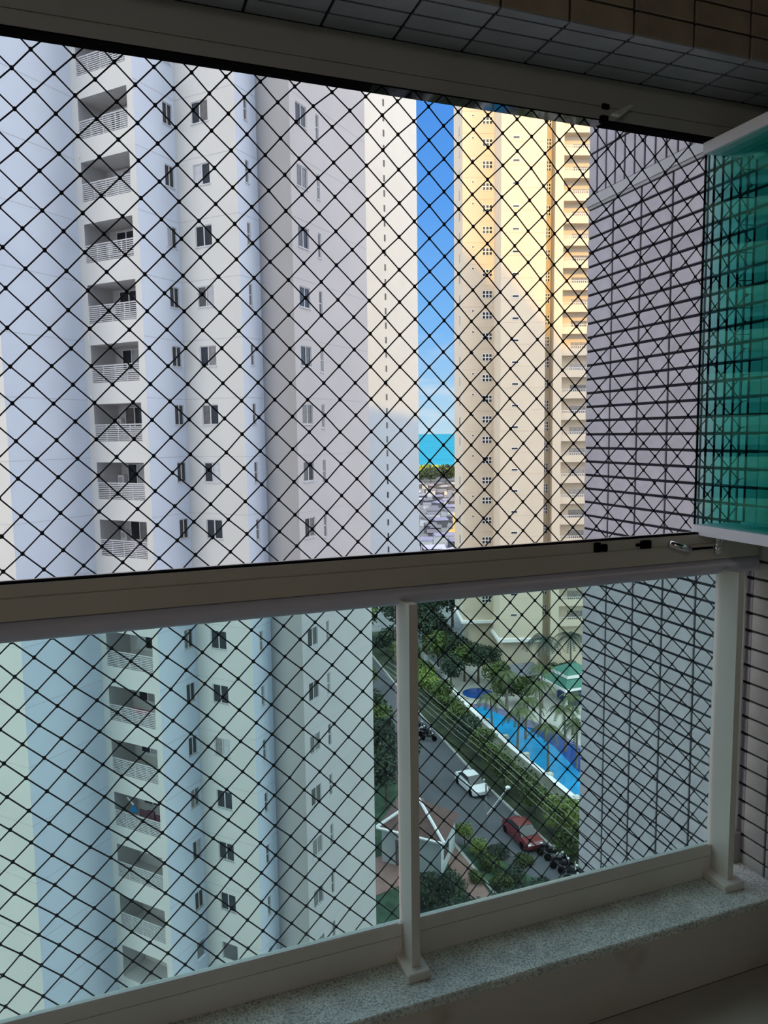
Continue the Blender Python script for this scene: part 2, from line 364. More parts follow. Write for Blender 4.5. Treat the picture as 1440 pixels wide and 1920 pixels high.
for a, b in ((XL,.662),(.690,1.698)):
    rob('bottom_rail', MB().box((a,YR,zr(-1.389)),(b,1.730,zr(-1.322))).box((a,YR+.003,zr(-1.322)),(b,1.730,zr(-1.3195))).box((a,YR,zr(-1.3195)),(b,1.730,zr(-1.2865))), 'alu')
for a, b in ((XL,.655),(.695,1.692)):
    rob('glazing_bead', MB().box((a+.004,1.712,zr(-1.2865)),(b-.004,1.7175,zr(-1.2830))), 'white')
    rob('glass_pane', MB().box((a,1.719,zr(-1.286)),(b,1.727,zr(-.428))), 'rail_glass', label='pale green tinted glass pane')
def post(xa, xb, bx0, bx1, rx):
    p_ = rob('post', MB().box((xa,1.645,zr(-1.370)),(xb,1.733,zr(-.415))), 'alu_dark' if 0 else 'alu')
    q = ob('base_plate', MB().bevbox((bx0,1.622,zr(-1.389)),(bx1,1.74,zr(-1.367)),.003), 'alu'); q.parent = p_; q.matrix_parent_inverse = p_.matrix_parent_inverse.copy() if 0 else Matrix()
    q.location = (0,0,0)
    return p_
post(.663,.686,.642,.706,0); post(1.702,1.724,1.672,1.748,0)

# top track of the sliding glass
tt = thing('top_track', 'dark grey aluminium top track of the sliding glass under the tiled beam', 'track', (0,YR,zr(.915)))
def pob(par, name, mb, m, smooth=False, **k):
    o = ob(name, mb, m, None, smooth, **k); o.parent = par; o.matrix_parent_inverse = Matrix.Translation(tuple(-q for q in par.location)); return o
pob(tt, 'track_face', MB().box((XL,YR,zr(.845)),(X1,1.80,zr(.914))).box((XL,YR+.003,zr(.842)),(X1,1.80,zr(.845))).box((XL,YR,zr(.812)),(X1,1.752,zr(.842))), 'alu_dark')
pob(tt, 'seal_strip', MB().box((XL,YR+.001,zr(.8085)),(.612,1.752,zr(.8122))), 'rubber')
pob(tt, 'seal_strip', MB().box((1.255,YR+.001,zr(.8085)),(X1-.02,1.752,zr(.8122))), 'rubber')
pob(tt, 'polished_strip', MB().box((.612,YR+.001,zr(.8085)),(1.255,1.752,zr(.8122))), 'mirror_strip', label='polished lower strip of the track')
# latch hanging from the top track
lt = tag(ob('track_latch', MB().box((1.238,1.698,zr(.802)),(1.258,1.712,zr(.818)),0).add([(1.235,1.66,zr(.800)),(1.262,1.66,zr(.800)),(1.330,1.695,zr(.846)),(1.318,1.695,zr(.846)),(1.235,1.655,zr(.804)),(1.262,1.655,zr(.804)),(1.330,1.690,zr(.850)),(1.318,1.690,zr(.850))],[(0,1,2,3),(7,6,5,4),(0,4,5,1),(1,5,6,2),(2,6,7,3),(3,7,4,0)],1).box((1.245,1.704,zr(.838)),(1.265,1.712,zr(.850)),0), ['rubber','alu']), 'small grey latch with a slanted flap on the top track', 'latch')

# ------------------------------------------------------------------ stacked sliding glass panels
stack = [1.622, 1.650, 1.678, 1.706, 1.735, 1.790]
lab = ['leftmost', 'second', 'third', 'fourth', 'fifth', 'rearmost']
gdata = (MB().box((-.003,-.600,.030),(.003,-.003,1.085)), MB().box((-.010,-.60,1.083),(.012,0,1.114)), MB().box((-.010,-.60,0),(.012,0,.030)), MB().box((-.0030,-.003,.030),(.0030,.0,1.085)))
gm = [gdata[0].mesh('glass', [MT['teal_glass']]), gdata[1].mesh('top_profile', [MT['alu_white']]), gdata[2].mesh('bottom_profile', [MT['alu_white']]), gdata[3].mesh('edge_seal', [MT['rubber']])]
for i, x in enumerate(stack):
    g = thing('sliding_glass_panel', {0:'teal glass panel swung open, first of the stack, its black edge beside the net',
        5:'teal glass panel at the very back of the stack, against the tiled wall'}.get(i, lab[i]+' teal glass panel counted from the net in the folded stack'), 'glass panel', (x, 1.742-.004*i, zr(-.308)), rad(-.6*i), 'folded sliding glass panels at the right')
    for nm, md in zip(('glass','top_profile','bottom_profile','edge_seal'), gm): O_(nm, md, g)

# hardware on the lower track
a_ = thing('chrome_latch', 'chrome latch arm with a short bar resting on the railing track below the glass stack', 'latch', (1.64,1.70,zr(-.34)))
pob(a_, 'arm', MB().path([(1.645,1.690,zr(-.292)),(1.655,1.680,zr(-.325)),(1.650,1.682,zr(-.345))], .0075, 8), 'chrome', True)
pob(a_, 'arm', MB().path([(1.665,1.690,zr(-.292)),(1.668,1.680,zr(-.325)),(1.655,1.682,zr(-.345))], .0060, 8), 'chrome', True)
pob(a_, 'pivot', MB().ball((1.655,1.680,zr(-.349)),.013,10,6), 'chrome', True)
pob(a_, 'link', MB().box((1.545,1.693,zr(-.347)),(1.65,1.699,zr(-.341))), 'rubber')
pob(a_, 'handle_bar', MB().tube((1.487,1.690,zr(-.322)),(1.548,1.675,zr(-.342)),.0105,10), 'chrome', True)
tag(ob('track_clip', MB().bevbox((1.243,1.700,zr(-.332)),(1.262,1.712,zr(-.306)),.002).bevbox((1.268,1.700,zr(-.332)),(1.284,1.712,zr(-.312)),.002).box((1.255,1.703,zr(-.328)),(1.275,1.712,zr(-.318))), 'rubber'), 'small black double clip on the railing track, left of the pair', 'clip')
tag(ob('track_clip', MB().bevbox((1.400,1.698,zr(-.333)),(1.432,1.712,zr(-.310)),.002).box((1.385,1.704,zr(-.326)),(1.402,1.712,zr(-.318))), 'rubber'), 'single black clip on the railing track, nearer the glass stack', 'clip')
wrod = thing('wall_profile', 'slim white vertical rod behind the right post, against the tiled wall', 'rod', (1.835,1.745,zr(-1.39)))
pob(wrod, 'rod', MB().tube((1.834,1.750,zr(-1.288)),(1.834,1.750,zr(-.435)),.0068,8), 'white', True)
pob(wrod, 'gap_shade', MB().box((1.80,1.772,zr(-1.288)),(1.849,1.784,zr(-.42))), 'grout', label='dark strip standing in for the shaded gap behind the rod')  # dark strip added to stand in for the shade of the gap
pob(wrod, 'foot_block', MB().bevbox((1.812,1.735,zr(-1.3895)),(1.846,1.775,zr(-1.288)),.002), 'alu_dark')

# ------------------------------------------------------------------ safety net
DX, DZ = .0805, .0795
ctrl = [(0,0,0,0),(6.5,-.5,-.07,.05),(6.5,-3.5,.1,0),(9.5,-.5,.16,.1),(11.5,-.5,.2,.03),(12,-2,.2,.03),(14.5,-1.5,.35,.08),(15.5,-.5,.44,.15),(15.5,-3.5,.27,.05),(19,-3,.35,0),(20,-2,.27,0),
 (14.5,-8.5,.11,0),(14.5,-12.5,.13,-.06),(19,-9,.14,-.12),(21.5,-9.5,.1,-.08),(21.5,-11.5,.17,-.13),(-1,-8,.04,-.21),(-1,-13,.05,-.3),(.5,-11.5,.06,-.22),
 (-1,-17,.16,-.26),(-1,-20,.28,-.22),(-1,-26,.37,.09),(1,-20,.29,-.14),(1,-23,.39,-.07),(2,-20,.32,-.13),(2.5,-24.5,.35,-.04),(7.5,-19.5,.25,.01),(7.5,-25.5,.16,-.01),
 (11,-21,.16,-.1),(11.5,-22.5,.13,-.1),(13,-25,.02,-.05),(18,-20,.08,-.12),(18,-25,0,-.06),(21,-20,.22,-.17),(21,-25,-.06,-.01),(20,-26,-.18,-.01),(-.5,-2.5,.02,-.08),(-.5,-.5,.02,-.07),(-6,-5,0,-.1),(-6,-22,.2,-.1)]
def knot(i, j):
    wx = wz = ws = 0
    for a, b, c, d in ctrl:
        q = 1/((i-a)**2+(j-b)**2+.6)**1.3; wx += q*c; wz += q*d; ws += q
    h = random.Random(int((i*2+100)*977+(j*2+200)*13))
    return Vector((-.117+DX*(i+wx/ws)+h.uniform(-.0012,.0012), 1.782+h.uniform(-.0015,.0015), zr(.807+DZ*(j+wz/ws)+h.uniform(-.0012,.0012))))
net = thing('safety_net', 'black nylon diamond-mesh safety net stretched across the balcony opening', 'net', (0,1.782,zr(-1.3)))
I0, I1, J0, J1 = -16, 24, -28, 1
kn = MB(); KX = {}
def inr(i, j): return I0 <= i <= I1 and J0 <= j <= J1
pts = {}
for a in range(2*I0, 2*I1+1):
    for b in range(2*J0, 2*J1+1):
        if (a-b) % 2 == 0 and (a % 2 == b % 2):
            p = knot(a/2, b/2)
            if p.x < XR-.012: pts[(a,b)] = p
for (a,b), p in pts.items(): kn.ball(p, .0046, 7, 4, (1,.8,1.15))
def cords(dirn):
    starts = [k for k in pts if (k[0]-dirn, k[1]-1) not in pts]
    for k in sorted(starts):
        chain = [pts[k]]; q = k
        while (q[0]+dirn, q[1]+1) in pts:
            q = (q[0]+dirn, q[1]+1); chain.append(pts[q])
        if len(chain) > 1:
            pob(net, 'cord', MB().path(chain, .00180, 5), 'cord')
cords(1); cords(-1)
pob(net, 'knots', kn, 'cord', True, kind='stuff')
# border rope and wall hooks at the right end
edge = [p for p in pts.values() if p.x > XR-.06]
hk = MB()
for p in edge: hk.tube(p, (XR+.004, p.y, p.z+.004), .0015, 4)
pob(net, 'edge_loops', hk, 'cord', kind='stuff')

# ================================================================== LEFT BUILDING
def U(az): return (sin(rad(az)), cos(rad(az)))
pd = U(47.3); qd = (-pd[1], pd[0]); mq = (pd[1], -pd[0])
FH = 2.75
KS = list(range(-12, 14))
zl0, zl1 = GZ, zr(38)
lb = thing('apartment_building', 'white stepped apartment block with open balconies, filling the left half', 'building', (0,36,GZ))
def facade(O, d, length, z0, z1, ops, depth, m, name='wall', backm=None):
    ss = sorted({0, length, *[o[0] for o in ops], *[o[1] for o in ops]}); mb = MB()
    dx, dy = d; nx, ny = dy, -dx
    P = lambda a, n, z: (O[0]+dx*a+nx*n, O[1]+dy*a+ny*n, z)
    for a, b in zip(ss, ss[1:]):
        mid = (a+b)/2; col = sorted((o[2], o[3]) for o in ops if o[0] < mid < o[1]); z = z0
        for c, e in col:
            mb.add([P(a,0,z),P(b,0,z),P(b,0,c),P(a,0,c)], [(0,1,2,3)]); z = e
        mb.add([P(a,0,z),P(b,0,z),P(b,0,z1),P(a,0,z1)], [(0,1,2,3)])
    for s0, s1, c, e in ops:
        q = [P(s0,0,c),P(s1,0,c),P(s1,0,e),P(s0,0,e),P(s0,-depth,c),P(s1,-depth,c),P(s1,-depth,e),P(s0,-depth,e)]
        mb.add(q, [(0,4,5,1),(1,5,6,2),(2,6,7,3),(3,7,4,0)], 1 if backm else 0)
        if backm: mb.add(q[4:], [(0,1,2,3)], 1)
    return pob(lb, name, mb, [m, backm] if backm else m)
C278=(1.62,35.61); C351=(3.51,37.35); C460=(5.89,34.77); C497=(7.02,35.81); C557=(8.28,34.45); C693=(13.55,39.31); C167=(-.96,38.41); C13=(-4.15,35.46)
# frames: facade direction always runs left -> right as seen, outward normal = clockwise of d
def ops(s0, s1, a, b): return [(s0, s1, zr(a+FH*k), zr(b+FH*k)) for k in KS]
def ln(A, B): return math.hypot(B[0]-A[0], B[1]-A[1])
def dr(A, B): l = ln(A,B); return ((B[0]-A[0])/l, (B[1]-A[1])/l)
EXT = (C13[0]+qd[0]*16, C13[1]+qd[1]*16)
facade(EXT, mq, 16, zl0, zl1, [], .1, 'wall_bounce_tint')
F1 = (C13, pd, ln(C13,C167)); facade(*F1, zl0, zl1, [], .1, 'wall_sky_tint')
d2 = dr(C167, C278); L2 = ln(C167, C278)
facade(C167, d2, L2, zl0, zl1, ops(L2-3.40, L2-.36, -.17, 1.58), 1.5, 'wall_bounce_tint', backm='recess')
d3 = dr(C278, C351); L3 = ln(C278,C351)
facade(C278, d3, L3, zl0, zl1, ops(1.78, 2.40, .56, 1.53), .12, 'wall_sky_tint')
d4 = dr(C351, C460); L4 = ln(C351,C460)
facade(C351, d4, L4, zl0, zl1, ops(.98, 1.97, .55, 1.51), .12, 'wall_bounce_tint')
d5 = dr(C460, C497); L5 = ln(C460,C497)
facade(C460, d5, L5, zl0, zl1, ops(.62, .88, .53, 1.53), .12, 'wall_sky_tint')
d6 = dr(C497, C557); facade(C497, d6, ln(C497,C557), zl0, zl1, [], .1, 'grey_wall')  # dimmer skylight on this face is put into the greyer colour
d7 = dr(C557, C693); L7 = ln(C557,C693)
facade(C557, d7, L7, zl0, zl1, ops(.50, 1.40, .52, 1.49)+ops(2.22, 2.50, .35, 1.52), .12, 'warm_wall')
bk = (C693[0]+qd[0]*22, C693[1]+qd[1]*22)
facade(C693, dr(C693,bk), 22, zl0, zl1, [], .1, 'warm_wall')
outline = [EXT, C13, C167, C278, C351, C460, C497, C557, C693, bk]
pob(lb, 'roof', MB().prism(outline, zl1, zl1+.6), 'grey_wall')
jm = MB()
for (A, d, l) in ((EXT, mq, 16), F1, (C278,d3,L3), (C351,d4,L4), (C460,d5,L5), (C557,d7,L7)):
    for k in KS: jm.fbox(A, d, 0, l, zr(1.785+FH*k), zr(1.80+FH*k), -.005, .006)
pob(lb, 'facade_joints', jm, 'joint', kind='stuff')
# windows: frame part with two sliding panes; meshes are shared
def win_mesh(wd, h, two=True):
    f = MB(); t = .045
    f.box((0,-.03,0),(wd,.03,t)); f.box((0,-.03,h-t),(wd,.03,h)); f.box((0,-.03,t),(t,.03,h-t)); f.box((wd-t,-.03,t),(wd,.03,h-t))
    if two: f.box((wd/2-.03,-.03,t),(wd/2+.03,.03,h-t))
    else: f.box((t,-.03,h*.5-.02),(wd-t,.03,h*.5+.02))
    f.box((-.04,-.10,-.04),(wd+.04,.02,0))
    return f.mesh('window', [MT['frame_white']])
def pane_mesh(wd, h, m): return MB().box((0,-.006,0),(wd,.006,h)).mesh('pane', [MT[m]])
def place_windows(par, A, d, s0, wd, z, h, fm, panes, ks, inset=.06, two=True, rs=1):
    ang = math.atan2(d[1], d[0]); nx, ny = d[1], -d[0]; R_ = random.Random(rs)
    for k in ks:
        x = A[0]+d[0]*s0-nx*inset; y = A[1]+d[1]*s0-ny*inset; zz = zr(z+FH*k)
        f = O_('window', fm, par); f.matrix_parent_inverse = Matrix.Translation(tuple(-q for q in par.location)); f.location = (x,y,zz); f.rotation_euler = (0,0,ang)
        if two:
            wp = wd/2-.06
            O_('pane', R_.choice(panes), f, (.045,0,.045)); O_('pane', R_.choice(panes), f, (wd/2+.02,.012,.045))
        else:
            O_('pane', panes[0], f, (.045,0,.045))
def pset(wd, h): return [pane_mesh(wd/2-.05, h-.09, q) for q in ('dark_glass','dark_glass','dark_glass','mid_glass','dark_glass','pale_glass')]
w4 = win_mesh(.99,.96); w3 = win_mesh(.62,.97); w7 = win_mesh(.90,.97); wn = win_mesh(.26,1.0,False); wn7 = win_mesh(.28,1.17,False); wb = win_mesh(1.25,1.02)
VK = list(range(-9, 8))
place_windows(lb, C351, d4, .98, .99, .55, .96, w4, pset(.99,.96), VK, rs=3)
place_windows(lb, C278, d3, 1.78, .62, .56, .97, w3, pset(.62,.97), VK, rs=4)
place_windows(lb, C557, d7, .50, .90, .52, .97, w7, [pane_mesh(.40,.88,q) for q in ('dark_glass','mid_glass','mid_glass')], VK, rs=5)
place_windows(lb, C460, d5, .62, .26, .53, 1.0, wn, [pane_mesh(.17,.91,'mid_glass')], VK, two=False)
place_windows(lb, C557, d7, 2.22, .28, .35, 1.17, wn7, [pane_mesh(.19,1.08,'mid_glass')], VK, two=False)
place_windows(lb, C167, d2, L2-2.85, 1.25, .45, 1.02, wb, pset(1.25,1.02), VK, inset=1.42, rs=6)
# balcony railings: one per floor
rm = MB(); W2 = 3.04
for b in range(9): z = .04+b*.088; rm.box((0,-.012,z),(W2,.012,z+.038))
for s in (0, .74, 1.5, 2.26, W2-.03): rm.box((s,-.02,0),(s+.03,.02,.78))
rm.box((0,-.025,.76),(W2,.025,.80)); rmesh = rm.mesh('balcony_rail', [MT['frame_white']])
lm = MB().box((0,-.04,0),(.07,0,.22)).mesh('wall_light', [MT['lampglass']])
ang2 = math.atan2(d2[1], d2[0])
for k in VK:
    for nm, me, s, z, n_ in (('balcony_rail', rmesh, L2-3.40, -.17, -.03), ('wall_light', lm, .32, 1.80, .0)):
        o = O_(nm, me, lb); o.matrix_parent_inverse = Matrix.Translation(tuple(-q for q in lb.location))
        o.location = (C167[0]+d2[0]*s+d2[1]*n_, C167[1]+d2[1]*s-d2[0]*n_, zr(z+FH*k)); o.rotation_euler = (0,0,ang2)
# things on those balconies
def on_bal(name, mb, m, k, s, n_, z, label, cat, group=None):
    o = ob(name, mb, m); tag(o, label, cat, group)
    o.location = (C167[0]+d2[0]*(L2-s)-d2[1]*n_, C167[1]+d2[1]*(L2-s)+d2[0]*n_, zr(z+FH*k)); o.rotation_euler = (0,0,ang2); return o
ordn = {5:'second',4:'third',3:'fourth',2:'fifth',1:'sixth',0:'seventh',-1:'eighth',-2:'ninth'}
ac = MB().bevbox((0,-.30,0),(.42,0,.50),.02).add([(.21+.15*cos(2*pi*i/12),-.303,.25+.15*sin(2*pi*i/12)) for i in range(12)],[tuple(range(12))],1)
for k, s in ((2,1.95),(0,2.0),(-1,2.05),(-2,2.0),(3,2.3)):
    on_bal('air_conditioner', ac, ['white','joint'], k, 3.36, 1.49, .42, 'white air conditioner on the back wall of the %s balcony from the top'%ordn[k], 'air conditioner', 'air conditioners on the balconies of the left block')
on_bal('towel', MB().box((0,-.02,0),(1.1,.02,.22)).box((0,-.03,.20),(1.1,.03,.24)), 'red_cloth', -6+1, 1.9, .06, .42, 'dark red towel hung over a balcony rail low on the left block', 'towel')
on_bal('umbrella', MB().add([(0,0,0),(.34,-.2,-.02),(.6,0,0),(.34,.2,-.02),(.3,0,.34)],[(0,1,4),(1,2,4),(2,3,4),(3,0,4),(0,3,2,1)]).tube((.3,0,.3),(-.12,0,.62),.05,6,mi=1), ['blue_cloth','white'], -7, 2.75, .35, .62, 'blue folded parasol with a white pole on a low balcony', 'parasol')
on_bal('clothes', MB().box((0,-.03,0),(.5,.03,.42)).box((.55,-.05,.05),(1.0,.02,.5)).box((1.05,-.03,-.02),(1.6,.03,.36)), 'maroon', -7, 1.95, .25, .45, 'maroon and dark clothes drying beside the blue parasol', 'clothes')

# ================================================================== TALL CREAM TOWER (behind, sunlit top)
ct = thing('tower_block', 'tall plain cream tower with one column of tiny windows, beside the strip of sky', 'building', (55,150,GZ))
bO = (49.26-2.0*sin(rad(68)), 142.6-2.0*cos(rad(68))); bdir = U(68)
pA = bO; pB = (bO[0]+bdir[0]*16.0, bO[1]+bdir[1]*16.0)
ct_w = MB(); back = (-bdir[1], bdir[0])
def trim_to_px(): pass
TB = 16.0
ct_w.prism([pA, (bO[0]+bdir[0]*TB, bO[1]+bdir[1]*TB), (bO[0]+bdir[0]*TB+back[0]*14, bO[1]+bdir[1]*TB+back[1]*14), (bO[0]+back[0]*14, bO[1]+back[1]*14)], GZ, zr(95))
pob(ct, 'wall', ct_w, 'tower_cream')
cwm = MB().box((0,-.05,0),(.40,.03,1.25)).mesh('window', [MT['dark_glass']])
CW_S = 6.6
for k in range(-12, 30):
    o = O_('window', cwm, ct); o.matrix_parent_inverse = Matrix.Translation(tuple(-q for q in ct.location))
    o.location = (bO[0]+bdir[0]*CW_S, bO[1]+bdir[1]*CW_S, zr(1.2+2.88*k)); o.rotation_euler = (0,0,math.atan2(bdir[1],bdir[0]))
# ================================================================== YELLOW TOWER
yt = thing('tower_block', 'yellow cream tower with grid windows and stacked balconies, right of the sky', 'building', (55,92,GZ))
a0 = (46.9, 95.26); fdv = U(108); sv = U(18); YF = 2.88
def yp(off): return (a0[0]+sv[0]*off, a0[1]+sv[1]*off)
YT = zr(82); YB0, YB1 = zr(-26.5), zr(-27.8)
def yblock(s0, s1, off, depth, m, z0=GZ, z1=YT, name='wall'):
    return pob(yt, name, MB().fbox(yp(off), fdv, s0, s1, z0, z1, -depth, 0), m)
yblock(0, 5.2, 0, 9, 'yellow_wall', zr(-27.2)); yblock(4.36, 10.35, -5, 16, 'yellow_wall', zr(-28.6)); yblock(10.3, 12.4, -2.6, 10, 'yellow_wall', GZ)
yblock(11.60, 12.75, -4.6, 10, 'yellow_wall', GZ); yblock(12.7, 27, -2.9, 10, 'yellow_wall', GZ)
yblock(1.2, 5.0, .6, 8, 'yellow_wall', GZ, zr(-27.2)); yblock(5.0, 9.9, -4.4, 14, 'yellow_wall', GZ, zr(-28.6))
pob(yt, 'cornice', MB().fbox(yp(0), fdv, -.25, 4.4, zr(-27.5), zr(-27.1), -8, .35).fbox(yp(-5), fdv, 4.1, 10.6, zr(-29.0), zr(-28.5), -8, .3), 'white')
pob(yt, 'facade_joints', (lambda m: [m.fbox(yp(o_), fdv, s0, s1, zr(3.1+YF*k), zr(3.2+YF*k), -.01, .02) for k in range(-10,20) for s0,s1,o_ in ((0,4.3,0),(4.4,10.3,-5))] and m)(MB()), 'yellow_trim', kind='stuff')
def yinst(name, me, s, off, z, k, par=yt):
    o = O_(name, me, par); o.matrix_parent_inverse = Matrix.Translation(tuple(-q for q in par.location))
    P = yp(off); o.location = (P[0]+fdv[0]*s, P[1]+fdv[1]*s, zr(z+YF*k)); o.rotation_euler = (0,0,math.atan2(fdv[1],fdv[0])); return o
def grid(wd, h, nx, nz):
    m = MB(); m.box((0,-.04,0),(wd,.02,h))
    pw, ph = wd/nx, h/nz
    for i in range(nx):
        for j in range(nz): m.box((i*pw+.07,-.055,j*ph+.07),((i+1)*pw-.07,-.035,(j+1)*ph-.07), 1)
    return m.mesh('window', [MT['frame_white'], MT['dark_glass']])
g32 = grid(1.40,1.0,3,2); g23 = grid(.66,1.35,2,3); slot = grid(.95,.36,1,1); tiny = grid(.34,.36,1,1); side = grid(1.1,1.3,2,1)
sidem = MB().box((0,-.03,0),(.9,.02,1.2)).mesh('window', [MT['mid_glass']])
for k in range(-9, 16):
    yinst('window', g32, 2.72, -.0, 1.40, k); yinst('window', tiny, 1.25, 0, 2.35, k)
    yinst('window', slot, 5.85, -5, .55, k); yinst('window', g23, 10.86, -2.6, .15, k)
    o = O_('window', sidem, yt); o.matrix_parent_inverse = Matrix.Translation(tuple(-q for q in yt.location))
    o.location = (a0[0]+sv[0]*3.5, a0[1]+sv[1]*3.5, zr(1.1+YF*k)); o.rotation_euler = (0,0,math.atan2(sv[1],sv[0])+pi)
for k in range(-9, 17):
    m = MB(); P = yp(-2.9)
    m.fbox(P, fdv, 12.85, 26.9, 0, .22, 0, 1.35).fbox(P, fdv, 12.85, 26.9, .22, .95, 1.22, 1.35)
    o = pob(yt, 'balcony', m, 'yellow_wall'); o.location = (0,0,zr(-1.25+YF*k))
    r_ = MB()
    for i in range(48): r_.fbox(P, fdv, 12.9+i*.29, 12.95+i*.29, .95, 1.25, 1.25, 1.29)
    r_.fbox(P, fdv, 12.85, 26.9, 1.25, 1.30, 1.23, 1.31)
    q = ob('railing', r_, 'frame_white'); q.parent = o; q.matrix_parent_inverse = Matrix.Translation(tuple(-c for c in yt.location))
    q.matrix_parent_inverse = Matrix()
    dg = MB().fbox(P, fdv, 14.4, 16.6, .25, 1.9, -.02, .02); q = ob('balcony_door', dg, 'mid_glass'); q.parent = o

# ------------------------------------------------------------------ neighbour on the far left (seen only mirrored in the glass stack)
nb = thing('apartment_building', 'neighbouring block with stacked balcony slabs, off to the far left', 'building', (-40,36,GZ))
nd = U(43); nO = (-52, 22)
m = MB().fbox(nO, nd, 0, 30, GZ, zr(40), -14, 0); pob(nb, 'wall', m, 'wall_sky_tint')
dk = MB(); slb = MB()
for k in range(-11, 14):
    dk.fbox(nO, nd, 1, 29, zr(1.0+2.8*k), zr(1.8+2.8*k), 0, .03); slb.fbox(nO, nd, .5, 29.5, zr(-.5+2.8*k), zr(.3+2.8*k), 0, 1.3)
pob(nb, 'glazing', dk, 'dark_glass', kind='stuff'); pob(nb, 'balcony_slab', slb, 'grey_wall', kind='stuff')

# ================================================================== GROUND
struct(ob('ground', MB().add([(-300,-60,GZ-.05),(500,-60,GZ-.05),(1500,690,GZ-.05),(-300,690,GZ-.05)],[(0,1,2,3)]), 'pavement'), 'grey ground between the buildings')
struct(ob('sea', MB().add([(-30000,688,GZ-.2),(40000,688,GZ-.2),(40000,45000,GZ-.2),(-30000,45000,GZ-.2)],[(0,1,2,3)]), 'sea'), 'turquoise sea at the horizon')
struct(ob('road', MB().prism([(25.0,20),(32.2,20),(32.4,62),(33.6,80),(37.5,118),(31.5,118),(27.2,85),(25.4,61)], GZ-.1, GZ+.02), 'asphalt'), 'dark asphalt street between the blocks')
struct(ob('kerb', MB().prism([(32.2,20),(32.4,20),(32.6,62),(33.8,80),(37.7,118),(37.5,118),(33.6,80),(32.4,62)], GZ-.1, GZ+.16).prism([(24.8,30),(25.0,30),(25.4,61),(27.2,85),(31.5,118),(31.2,118),(26.9,85),(25.1,61)], GZ-.1, GZ+.16), 'kerb'), 'pale kerb stones along both sides of the street')
struct(ob('sidewalk', MB().prism([(32.4,20),(37.0,20),(37.4,62),(38.6,80),(41.5,100),(43,118),(37.7,118),(33.8,80),(32.6,62)], GZ-.1, GZ+.12), 'earth'), 'planted verge between the street and the boundary wall')
struct(ob('lawn', MB().prism([(10,35),(24.8,30),(25.1,61),(26.9,85),(31.2,118),(20,118),(8,80)], GZ-.1, GZ+.06).prism([(24.8,30),(29.4,30),(28.9,46),(27.0,51.5),(25.0,53)], GZ-.1, GZ+.10), 'grass'), 'green garden left of the street')
struct(ob('garden_path', MB().prism([(22.6,40),(24.2,40),(25.2,52),(25.8,61),(24.6,61),(23.6,52)], GZ, GZ+.12).prism([(14,48),(20.5,49.6),(20.0,53.5),(14,53)], GZ, GZ+.10), 'brick_red'), 'brown paved garden path by the guardhouse')
struct(ob('pool_terrace', MB().prism([(37.6,48),(60,48),(62,96),(40.9,96),(38.6,80)], GZ-.05, GZ+.10), 'deck'), 'pale stone pool terrace')
# pool: rim, shallow and deep water
rim = [(37.9,48),(46.0,48),(46.2,62),(46.0,70),(44.6,75),(42.6,80.8),(38.9,80.6),(38.2,66)]
pool = thing('swimming_pool', 'long bright blue swimming pool with a lilac rim behind the street wall', 'pool', (41,62,GZ))
pob(pool, 'rim', MB().prism(rim, GZ+.05, GZ+.16), 'pool_rim')
pob(pool, 'shallow_water', MB().prism([(39.3,48),(43.2,48),(43.0,56),(42.3,60),(43.4,66),(43.4,72),(41.9,79.5),(39.9,79.5),(39.3,66)], GZ+.10, GZ+.19), 'water')
pob(pool, 'deep_water', MB().prism([(43.2,48),(45.6,48),(45.8,62),(45.4,69.6),(43.4,72),(43.4,66),(42.3,60),(43.0,56)], GZ+.10, GZ+.185), 'water_dark', label='navy blue deep end')
sp = thing('wading_pool', 'small round navy wading pool at the far end of the large pool', 'pool', (43.4,83.8,GZ))
pob(sp, 'rim', MB().prism([(43.4+2.3*cos(t*pi/10), 83.9+2.3*sin(t*pi/10)) for t in range(20)], GZ+.05, GZ+.2), 'deck')
pob(sp, 'water', MB().prism([(43.4+2.0*cos(t*pi/10), 83.9+2.0*sin(t*pi/10)) for t in range(20)], GZ+.1, GZ+.23), 'water_dark')
# boundary wall with piers and glazed fence
bw = thing('boundary_wall', 'long pale boundary wall with capping between the street verge and the pool', 'wall', (37.4,62,GZ))
wp = [(36.6,40),(37.1,52),(37.3,64.7),(38.4,77),(39.4,84)]
m = MB()
for (x0,y0),(x1,y1) in zip(wp, wp[1:]): m.prism([(x0,y0),(x0+.35,y0),(x1+.35,y1),(x1,y1)], GZ, GZ+1.5)
pob(bw, 'wall_body', m, 'bwall')
m = MB()
for (x0,y0),(x1,y1) in zip(wp, wp[1:]): m.prism([(x0-.1,y0),(x0+.45,y0),(x1+.45,y1),(x1-.1,y1)], GZ+1.5, GZ+1.62)
pob(bw, 'capping', m, 'white')
for i in range(9):
    y = 44+i*4.7; x = 36.75+(y-44)*.056
    pob(bw, 'pier', MB().bevbox((x-.10,y-.22,GZ),(x+.45,y+.22,GZ+1.75),.03), 'bwall')
gf = thing('glazed_fence', 'grey translucent panel fence along the far part of the boundary wall', 'fence', (39.5,86,GZ))
for i in range(9):
    y0 = 84.3+i*2.0; y1 = y0+1.9; xa = 38.6+(y0-77.5)*.13; xb = 38.6+(y1-77.5)*.13
    pob(gf, 'panel', MB().prism([(xa,y0),(xa+.06,y0),(xb+.06,y1),(xb,y1)], GZ+.1, GZ+2.5), 'pale_glass')
